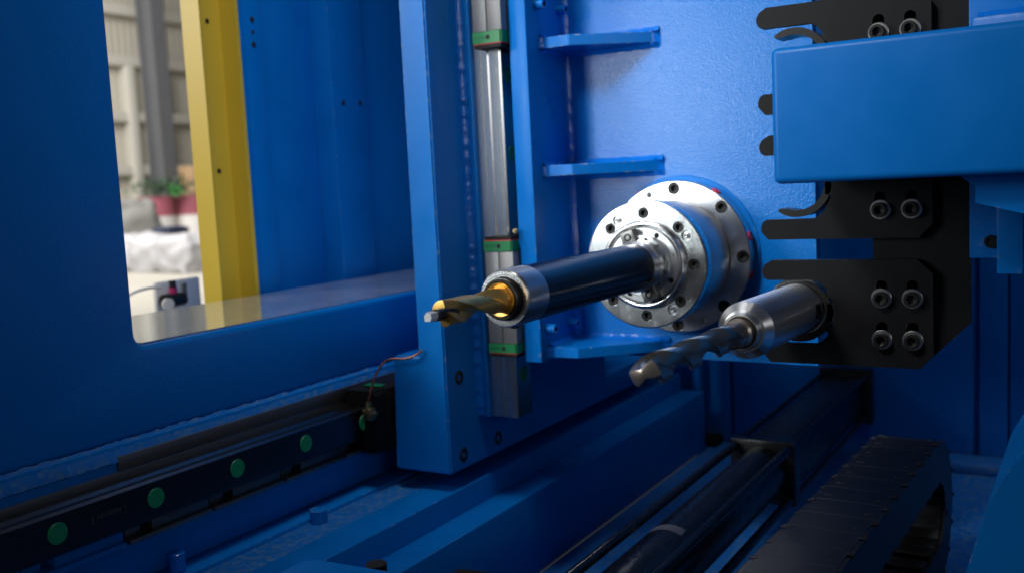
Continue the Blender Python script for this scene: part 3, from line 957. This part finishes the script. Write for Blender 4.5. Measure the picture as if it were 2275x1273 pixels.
for zc in (-0.0705, 0.1225, 0.3155):
    bm = bmesh.new()
    slots = [slot2(MX+bx, zc+bz, zc+bz+0.0185, 0.0082) for bx in (0.125, 0.168) for bz in (0.0235, -0.0385)]
    add_plate(bm, [(MX+a, zc+b) for a, b in outl], slots, -0.040, -0.026, 'Y')
    gp = finish('gripper_plate', bm, 'plate', mg)
    for bx in (0.125, 0.168):
        for bz in (0.0235, -0.0385):
            p = (MX+bx, -0.0402, zc+bz)
            place('washer', WASH, gp, p)
            place('clamp_screw', BOLT, gp, (p[0], -0.0545, p[2]), (0, random.random()*6, 0))
    for sgn in (1, -1):
        # spring clip arc, centred a little across the pocket centre
        arcp, arcq = [], []
        for k in range(29):
            t = math.radians(-8 + (124+8)*k/28)
            fl = max(0, (k-25)/3)
            r0, r1 = 0.0430 + 0.005*fl, 0.0535 - 0.001*fl
            arcp.append((MX + 0.002 + r0*math.cos(t), zc + sgn*(-0.0070 + r0*math.sin(t))))
            arcq.append((MX + 0.002 + r1*math.cos(t), zc + sgn*(-0.0070 + r1*math.sin(t))))
        plateo('spring_clip', 'clip', mg, arcp + arcq[::-1], [], -0.038, 0.006, 'Y', angle=40)
        plateo('clip_stop', 'clip', mg, [(MX+0.040, zc+sgn*0.026), (MX+0.0515, zc+sgn*0.020), (MX+0.052, zc+sgn*0.030), (MX+0.047, zc+sgn*0.038)], [], -0.032, -0.012, 'Y')

# ------------------------------------------------------------------ support beam and bracket
bmn = thing('support_beam', 'blue square tube beam crossing in front of the black gripper plates', 'beam', (0.53, -0.17, 0.13))
bm = bmesh.new()
add_box(bm, 0.2955, 0.95, -0.250, -0.085, 0.1305, 0.309, 0.009, 5)
finish('beam_tube', bm, 'blue', bmn)
boxo('mount_plate', 'blue', bmn, 0.5135, 0.80, -0.045, -0.0075, 0.012, 0.60, 0.002)
plateo('gusset', 'blue', bmn, [(0.537, 0.096), (0.95, -0.02), (0.95, 0.1295), (0.520, 0.1295), (0.537, 0.116)], [], -0.205, -0.192, 'Y')
boxo('post', 'blue', bmn, 0.553, 0.585, -0.105, -0.046, -0.004, 0.128, 0.002)
boxo('beam_foot', 'blue', bmn, 0.520, 0.95, -0.084, -0.046, 0.150, 0.340, 0.006)
weld('weld_bead', bmn, (0.553, -0.045, 0.050), (0.553, -0.045, 0.105), (-1, 0, 0), (0, -1, 0), 0.006)
weld('weld_bead', bmn, (0.525, -0.045, 0.340), (0.90, -0.045, 0.340), (0, 0, 1), (0, -1, 0), 0.010)
bm = bmesh.new()
add_lathe(bm, [(0, -0.004), (0.0045, -0.004), (0.0055, -0.006), (0.0085, -0.006), (0.0095, 0.0)], 20)
finish('bracket_hole', bm, 'hole', bmn, (0.5415, -0.0452, 0.035))

# ------------------------------------------------------------------ hydraulic cylinder
hc = thing('hydraulic_cylinder', 'long black cylinder with tie rods and a square flange, low right', 'cylinder', (0.08, 0.4, -0.53))
CXc, CZc = 0.079, -0.466
def barrel(name, y0, y1, r):
    lathe(name, 'cyl', hc, [(r, y0), (r, y1)], 64, CXc, CZc)
barrel('barrel', -0.75, 0.385, 0.053)
boxo('flange_block', 'cyl', hc, 0.012, 0.146, 0.385, 0.425, -0.533, -0.400, 0.003)
boxo('rear_housing', 'cyl', hc, 0.028, 0.132, 0.4255, 1.14, -0.519, -0.409, 0.016, 4)
boxo('end_block', 'cyl', hc, 0.012, 0.150, 1.15, 1.185, -0.545, -0.395, 0.003)
for dx in (-1, 1):
    for dz in (-1, 1):
        tubeo('tie_rod', 'cyl', hc, [(CXc+dx*0.0555, -0.75, CZc+dz*0.053), (CXc+dx*0.0555, 0.384, CZc+dz*0.053)], 0.0085, 16)
        tubeo('tie_rod', 'cyl', hc, [(CXc+dx*0.0575, 0.426, CZc+dz*0.055), (CXc+dx*0.0575, 1.149, CZc+dz*0.055)], 0.0065, 12)
bm = bmesh.new()
for k in range(12):
    t0, t1 = math.radians(-52+80*k/12), math.radians(-52+80*(k+1)/12)
    q = []
    for t, y in ((t0, -0.140), (t1, -0.140), (t1, -0.115), (t0, -0.115)):
        q.append(bm.verts.new((CXc + 0.0535*math.sin(t), y, CZc + 0.0535*math.cos(t))))
    bm.faces.new(q)
bmesh.ops.remove_doubles(bm, verts=bm.verts, dist=1e-5)
finish('sticker', bm, 'sticker', hc)

# ------------------------------------------------------------------ cable chain
cc = thing('cable_chain', 'black plastic cable drag chain looping back on itself, lower right', 'cable chain', (0.36, 0.0, -0.70))
CH_W = 0.114
pitch = 0.064
def link_mesh():
    """link along +Y from 0 to pitch, top at z=0, width in X"""
    bm = bmesh.new()
    w = CH_W/2
    for s in (-1, 1):
        add_plate(bm, [(-0.006, -0.074), (pitch*0.62, -0.074), (pitch*0.62, -0.078), (pitch-0.002, -0.078), (pitch-0.002, -0.004), (pitch*0.62, -0.004), (pitch*0.60, 0.0), (-0.004, 0.0), (-0.006, -0.004)], [],
                  s*w, s*(w-0.006), 'X')
        add_box(bm, s*w-0.002 if s < 0 else w-0.009, s*w+0.009 if s < 0 else w+0.002, pitch*0.74, pitch*0.86, -0.0015, 0.0012, 0.0008)
        bmx = s*(w-0.019)
        add_box(bm, bmx-0.006, bmx+0.006, pitch*0.30, pitch*0.36, -0.002, 0.0013, 0.0006)
    add_box(bm, -w+0.0062, w-0.0062, 0.0004, pitch-0.0006, -0.008, 0.0004, 0.0005, 1)
    add_box(bm, -w+0.0065, w-0.0065, 0.014, pitch-0.016, -0.078, -0.072, 0.0014)
    bmesh.ops.recalc_face_normals(bm, faces=bm.faces)
    me = bpy.data.meshes.new('chain_link')
    bm.to_mesh(me); bm.free()
    for p in me.polygons: p.use_smooth = True
    me.set_sharp_from_angle(angle=0.5)
    me.materials.append(M['chain'])
    return me
LK = link_mesh()
skew = 0.045
Rl = 0.135
zt = -0.350
yend = 0.300
n_top = 20
def chain_x(y):
    return 0.3655 + skew*(y - 0.18)
for i in range(n_top):
    y = yend - pitch*(i+1)
    o = place('chain_link', LK, cc, (chain_x(y), y, zt), (0, 0, -skew))
# bend: outer radius Rl, rolling down
nb = 8
for i in range(nb):
    a0 = PI*i/nb
    y = yend + Rl*math.sin(a0)
    z = zt - Rl + Rl*math.cos(a0)
    o = place('chain_link', LK, cc, (chain_x(y), y, z), (-(a0 + PI/nb/2), 0, -skew))
for i in range(10):
    y = yend - pitch*i
    o = place('chain_link', LK, cc, (chain_x(y), y, zt - 2*Rl), (PI, 0, -skew))

# near guard sheet at lower right
gs = thing('guard_sheet', 'bent blue sheet-metal guard in the lower right corner', 'guard', (0.7, -0.4, -0.3))
prof2 = [(0.552, -0.40), (0.556, -0.271), (0.579, -0.191), (0.597, -0.156), (0.612, -0.136), (0.635, -0.122), (0.95, -0.09)]
prof3 = [(a+0.004, b-0.004) for a, b in prof2]
plateo('sheet', 'blue', gs, prof2 + [(0.95, -0.40)], [], -0.50, -0.22, 'Y', angle=60)

# small plate and cap near the bottom edge
bpn = thing('bed_bracket', 'blue bracket plate with a dark hole at the bottom edge', 'bracket', (-0.1, -0.72, -0.30))
plateo('bracket_plate', 'blue', bpn, [(-0.17, -0.70), (-0.155, -0.688), (-0.045, -0.682), (-0.03, -0.78), (-0.17, -0.80)], [], -0.31, -0.300, 'Z')
tubeo('bracket_eye', 'hole', bpn, [(-0.080, -0.668, -0.325), (-0.080, -0.668, -0.300)], 0.013, 24)
hs = tubeo('hose_fitting', 'rubber', None, [(-0.05, -0.60, -0.372), (-0.02, -0.575, -0.352), (0.03, -0.56, -0.356), (0.07, -0.58, -0.38)], 0.02, 16)
tag(hs, 'black hose fitting at the bottom edge beside the cylinder', 'hose')

# foot post on pit floor by back wall
fp = thing('floor_post', 'dark blue post on a black foot near the back wall', 'post', (-0.335, 1.15, -0.64))
boxo('foot', 'rubber', fp, -0.394, -0.275, 1.12, 1.18, -0.639, -0.612, 0.004)
boxo('post', 'blue', fp, -0.352, -0.330, 1.14, 1.18, -0.612, -0.05, 0.003)

# ------------------------------------------------------------------ guard door, yellow post beyond the wall
yp = thing('yellow_post', 'yellow steel channel post standing outside the window opening', 'post', (-1.0, 0.0, -1.0))
ych = [(-0.970, -0.062), (-0.970, -0.0575), (-1.0185, -0.0575), (-1.0185, 0.0405), (-0.970, 0.0405), (-0.970, 0.050), (-1.025, 0.050), (-1.025, -0.062)]
plateo('channel', 'yellow', yp, ych, [], -1.0, 1.4, 'Z')
for z in (0.865, 0.539, 0.211):
    bm = bmesh.new()
    add_lathe(bm, [(0, -0.0004), (0.0055, -0.0004), (0.006, 0.0008)], 18)
    bmesh.ops.rotate(bm, verts=bm.verts, cent=(0, 0, 0), matrix=Matrix.Rotation(PI/2, 3, 'Z'))
    finish('bolt_hole', bm, 'hole', yp, (-1.0183, 0.004, z))

gdoor = thing('guard_door', 'dark blue folded sheet-metal guard panel right of the yellow post', 'guard', (-1.0, 0.5, -1.0))
boxo('edge_strip', 'blue', gdoor, -1.03, -0.978, 0.060, 0.0715, -1.0, 1.4, 0.003)
boxo('sheet', 'blue', gdoor, -1.02, -0.982, 0.072, 0.132, -1.0, 1.4, 0.002)
boxo('sheet', 'blue', gdoor, -1.06, -1.040, 0.1325, 0.358, -1.0, 1.4, 0.002)
boxo('folded_post', 'blue', gdoor, -1.06, -0.980, 0.3585, 0.490, -1.0, 1.4, 0.004)
boxo('sheet', 'blue', gdoor, -1.06, -1.030, 0.4905, 1.3, -1.0, 1.4, 0.002)
for y, z in ((0.399, 0.376), (0.465, 0.378)):
    bm = bmesh.new()
    add_lathe(bm, [(0, -0.0004), (0.0065, -0.0004), (0.007, 0.0008)], 18)
    bmesh.ops.rotate(bm, verts=bm.verts, cent=(0, 0, 0), matrix=Matrix.Rotation(PI/2, 3, 'Z'))
    finish('bolt_hole', bm, 'hole', gdoor, (-0.9798, y, z))
for z in (0.549, 0.521, 0.493):
    bm = bmesh.new()
    add_lathe(bm, [(0, -0.0004), (0.0065 if z != 0.521 else 0.003, -0.0004), (0.007, 0.0008)], 18)
    bmesh.ops.rotate(bm, verts=bm.verts, cent=(0, 0, 0), matrix=Matrix.Rotation(PI/2, 3, 'Z'))
    finish('bolt_hole', bm, 'hole', gdoor, (-0.9818, 0.103, z))

# air valve assembly outside
va = thing('valve_board', 'white mounting board with a black pressure regulator outside the window', 'valve', (-1.4, 0.2, -0.3))
bm = bmesh.new()
add_box(bm, -1.46, -1.445, 0.150, 0.300, -0.20, -0.058, 0.006, 3)
finish('board', bm, 'whitepaint', va)
bm = bmesh.new()
add_lathe(bm, [(0, -0.03), (0.018, -0.03), (0.019, 0.0), (0.017, 0.035), (0, 0.035)], 24)
finish('regulator_body', bm, 'blackp', va, (-1.40, 0.165, -0.105))
tubeo('knob', 'pink', va, [(-1.40, 0.168, -0.088), (-1.40, 0.168, -0.074)], 0.011, 20)
tubeo('knob_cap', 'blackp', va, [(-1.40, 0.168, -0.074), (-1.40, 0.168, -0.055)], 0.009, 20)
bm = bmesh.new()
add_lathe(bm, [(0, -0.004), (0.014, -0.004), (0.016, 0.004)], 24)
bmesh.ops.rotate(bm, verts=bm.verts, cent=(0, 0, 0), matrix=Matrix.Rotation(PI/3, 3, 'Z'))
finish('gauge', bm, 'whitepaint', va, (-1.385, 0.137, -0.112))
tubeo('filter_bowl', 'stanchion', va, [(-1.40, 0.203, -0.115), (-1.40, 0.203, -0.065)], 0.008, 16)
tubeo('hose', 'whitepaint', va, smooth_path([(-1.43, 0.155, -0.070), (-1.42, 0.10, -0.068), (-1.41, 0.05, -0.074), (-1.40, 0.01, -0.090), (-1.40, -0.03, -0.12)], 6), 0.004, 10)

# ------------------------------------------------------------------ background hall
FZ = -1.05
fl = struct(boxo('floor', 'floor', None, -40, -1.2, -6, 40, FZ-0.1, FZ, 0))
bgw = thing('cladding_wall', 'beige corrugated cladding wall far behind the yellow post', 'wall', (-20, 13, FZ))
bm = bmesh.new()
XW = -20.0
pts = []
y = 5.0
prf = []
while y < 25:
    prf += [(y, 0), (y+0.12, 0), (y+0.135, 0.018), (y+0.175, 0.018)]
    y += 0.19
for i in range(len(prf)-1):
    a, b = prf[i], prf[i+1]
    q = [bm.verts.new((XW+a[1], a[0], FZ)), bm.verts.new((XW+b[1], b[0], FZ)), bm.verts.new((XW+b[1], b[0], 9)), bm.verts.new((XW+a[1], a[0], 9))]
    bm.faces.new(q)
finish('cladding', bm, 'cladding', bgw)
for z in (0.85, 2.15, 3.50, 4.72, 6.2):
    boxo('girt', 'girt', bgw, XW+0.05, XW+0.28, 5, 25, z, z+0.24, 0.01)
for y in (14.62, 15.55):
    boxo('door_frame', 'girt', bgw, XW+0.05, XW+0.35, y, y+0.22, FZ, 3.49, 0.01)
sc2 = thing('stanchion', 'dark grey steel stanchion in front of the beige cladding', 'column', (-18, 14.06, FZ))
boxo('web', 'stanchion', sc2, -18.2, -17.8, 14.0, 14.12, FZ, 9, 0)
boxo('flange_plate', 'stanchion', sc2, -17.8, -17.75, 13.88, 14.26, FZ, 9, 0)
boxo('flange_plate', 'stanchion', sc2, -18.25, -18.2, 13.88, 14.26, FZ, 9, 0)

def drum(name, label, x, y, z0, h, r, top='maroon', bot='whitepaint'):
    d = thing(name, label, 'drum', (x, y, z0), 'drums by the far wall')
    def cyl(nm, m, za, zb, rr):
        bm = bmesh.new()
        n = 8
        prof = []
        for k in range(n+1):
            prof.append((rr*(1.0 + (0.012 if k in (0, 4, 8) else 0)), za + (zb-za)*k/n))
        seg = 28
        rings = [[bm.verts.new((x + r_*math.cos(2*PI*k/seg), y + r_*math.sin(2*PI*k/seg), zz)) for k in range(seg)] for r_, zz in prof]
        for a, b in zip(rings, rings[1:]):
            for k in range(seg):
                bm.faces.new((a[k], a[(k+1) % seg], b[(k+1) % seg], b[k]))
        bm.faces.new(rings[0]); bm.faces.new(rings[-1])
        finish(nm, bm, m, d)
    cyl('lower_half', bot, z0, z0+h*0.52, r)
    cyl('upper_half', top, z0+h*0.52, z0+h, r*1.002)
# pallets of drums
plt = thing('pallet_stack', 'low timber stack under the drums by the far wall', 'pallet', (-16.1, 12.6, FZ))
boxo('deck', 'cardboard', plt, -16.6, -15.6, 11.8, 13.5, FZ, -0.58, 0.01)
drum('drum', 'maroon and white drum, left of the two beside the stanchion', -16.1, 12.22, -0.579, 0.85, 0.35)
drum('drum', 'maroon and white drum nearest the yellow post', -15.95, 12.98, -0.579, 0.85, 0.35)

def blob(name, m, c, size, seed, sub=3, amp=0.25, parent=None, flat=True):
    rnd = random.Random(seed)
    bm = bmesh.new()
    bmesh.ops.create_icosphere(bm, subdivisions=sub, radius=1)
    offs = [(Vector((rnd.uniform(-1, 1), rnd.uniform(-1, 1), rnd.uniform(-1, 1))).normalized(), rnd.uniform(2, 5), rnd.uniform(0, 6)) for _ in range(7)]
    for v in bm.verts:
        d = sum(math.sin(v.co.dot(a)*f + p) for a, f, p in offs)/7
        q = v.co + Vector((seed*3.1, seed*1.7, 0))
        co = v.co*(1 + amp*d*0.6 + 0.30*noise.noise(q*2.6) + 0.16*noise.noise(q*6.0))
        co.x = math.copysign(abs(co.x)**0.55, co.x); co.y = math.copysign(abs(co.y)**0.55, co.y); co.z = math.copysign(abs(co.z)**0.7, co.z)
        v.co = Vector((c[0] + co.x*size[0], c[1] + co.y*size[1], max(c[2] + co.z*size[2], FZ) if flat else c[2] + co.z*size[2]))
    return finish(name, bm, m, parent, angle=70)
SK = [(-14.4, 10.22, 'crumpled white bulk sack at the window edge'), (-13.55, 10.08, 'middle crumpled white bulk sack on the hall floor'), (-12.75, 9.98, 'crumpled white bulk sack nearest the yellow post')]
for i, (x, y, lb) in enumerate(SK):
    tag(blob('bulk_sack', 'sack', (x, y, FZ+0.30), (0.44, 0.40, 0.36), 11+i, sub=4, amp=0.30), lb, 'sack', 'white sacks on the hall floor')
tag(blob('tarpaulin_heap', 'tarp', (-15.6, 10.95, FZ+0.55), (0.45, 0.75, 0.80), 33, sub=4, amp=0.5), 'grey tarpaulin heap behind the white sacks', 'tarpaulin')
tag(blob('folded_sheet', 'navy', (-13.5, 10.35, FZ+0.70), (0.2, 0.32, 0.07), 41, amp=0.3, flat=False), 'dark navy folded sheet lying on the white sacks', 'sheet')
# plants over the drums
plant = thing('plant_cluster', 'green leafy plants above the maroon drums', 'plant', (-16.0, 12.5, 0.27))
rnd = random.Random(5)
for m, n, c, s in (('leaf', 420, (-16.0, 12.45, 0.46), (0.35, 0.75, 0.20)), ('leaf2', 60, (-15.7, 12.45, 0.34), (0.08, 0.16, 0.10))):
    bm = bmesh.new()
    for i in range(n):
        p = Vector((c[0] + rnd.gauss(0, .5)*s[0], c[1] + rnd.gauss(0, .5)*s[1], c[2] + rnd.gauss(0, .5)*s[2]))
        a = Vector((rnd.uniform(-1, 1), rnd.uniform(-1, 1), rnd.uniform(-.5, 1))).normalized()
        b = a.cross(Vector((rnd.uniform(-1, 1), rnd.uniform(-1, 1), rnd.uniform(-1, 1)))).normalized()
        l, w = rnd.uniform(.06, .12), rnd.uniform(.02, .035)
        bm.faces.new([bm.verts.new(p), bm.verts.new(p + a*l*.5 + b*w), bm.verts.new(p + a*l), bm.verts.new(p + a*l*.5 - b*w)])
    f = finish('foliage', bm, m, plant)
    f['kind'] = 'stuff'
for x, y, z0, z1, m, nm, lb in ((-17.4, 14.35, FZ, 0.95, 'cardboard', 'carton', 'brown carton stack beside the stanchion foot'),
                               (-17.0, 14.62, FZ, 0.85, 'stanchion', 'machine_cabinet', 'dark grey cabinet next to the brown carton')):
    tag(boxo(nm, m, None, x-0.25, x+0.25, y-0.16, y+0.16, z0+0.002, z1, 0.02), lb, nm.replace('_', ' '))
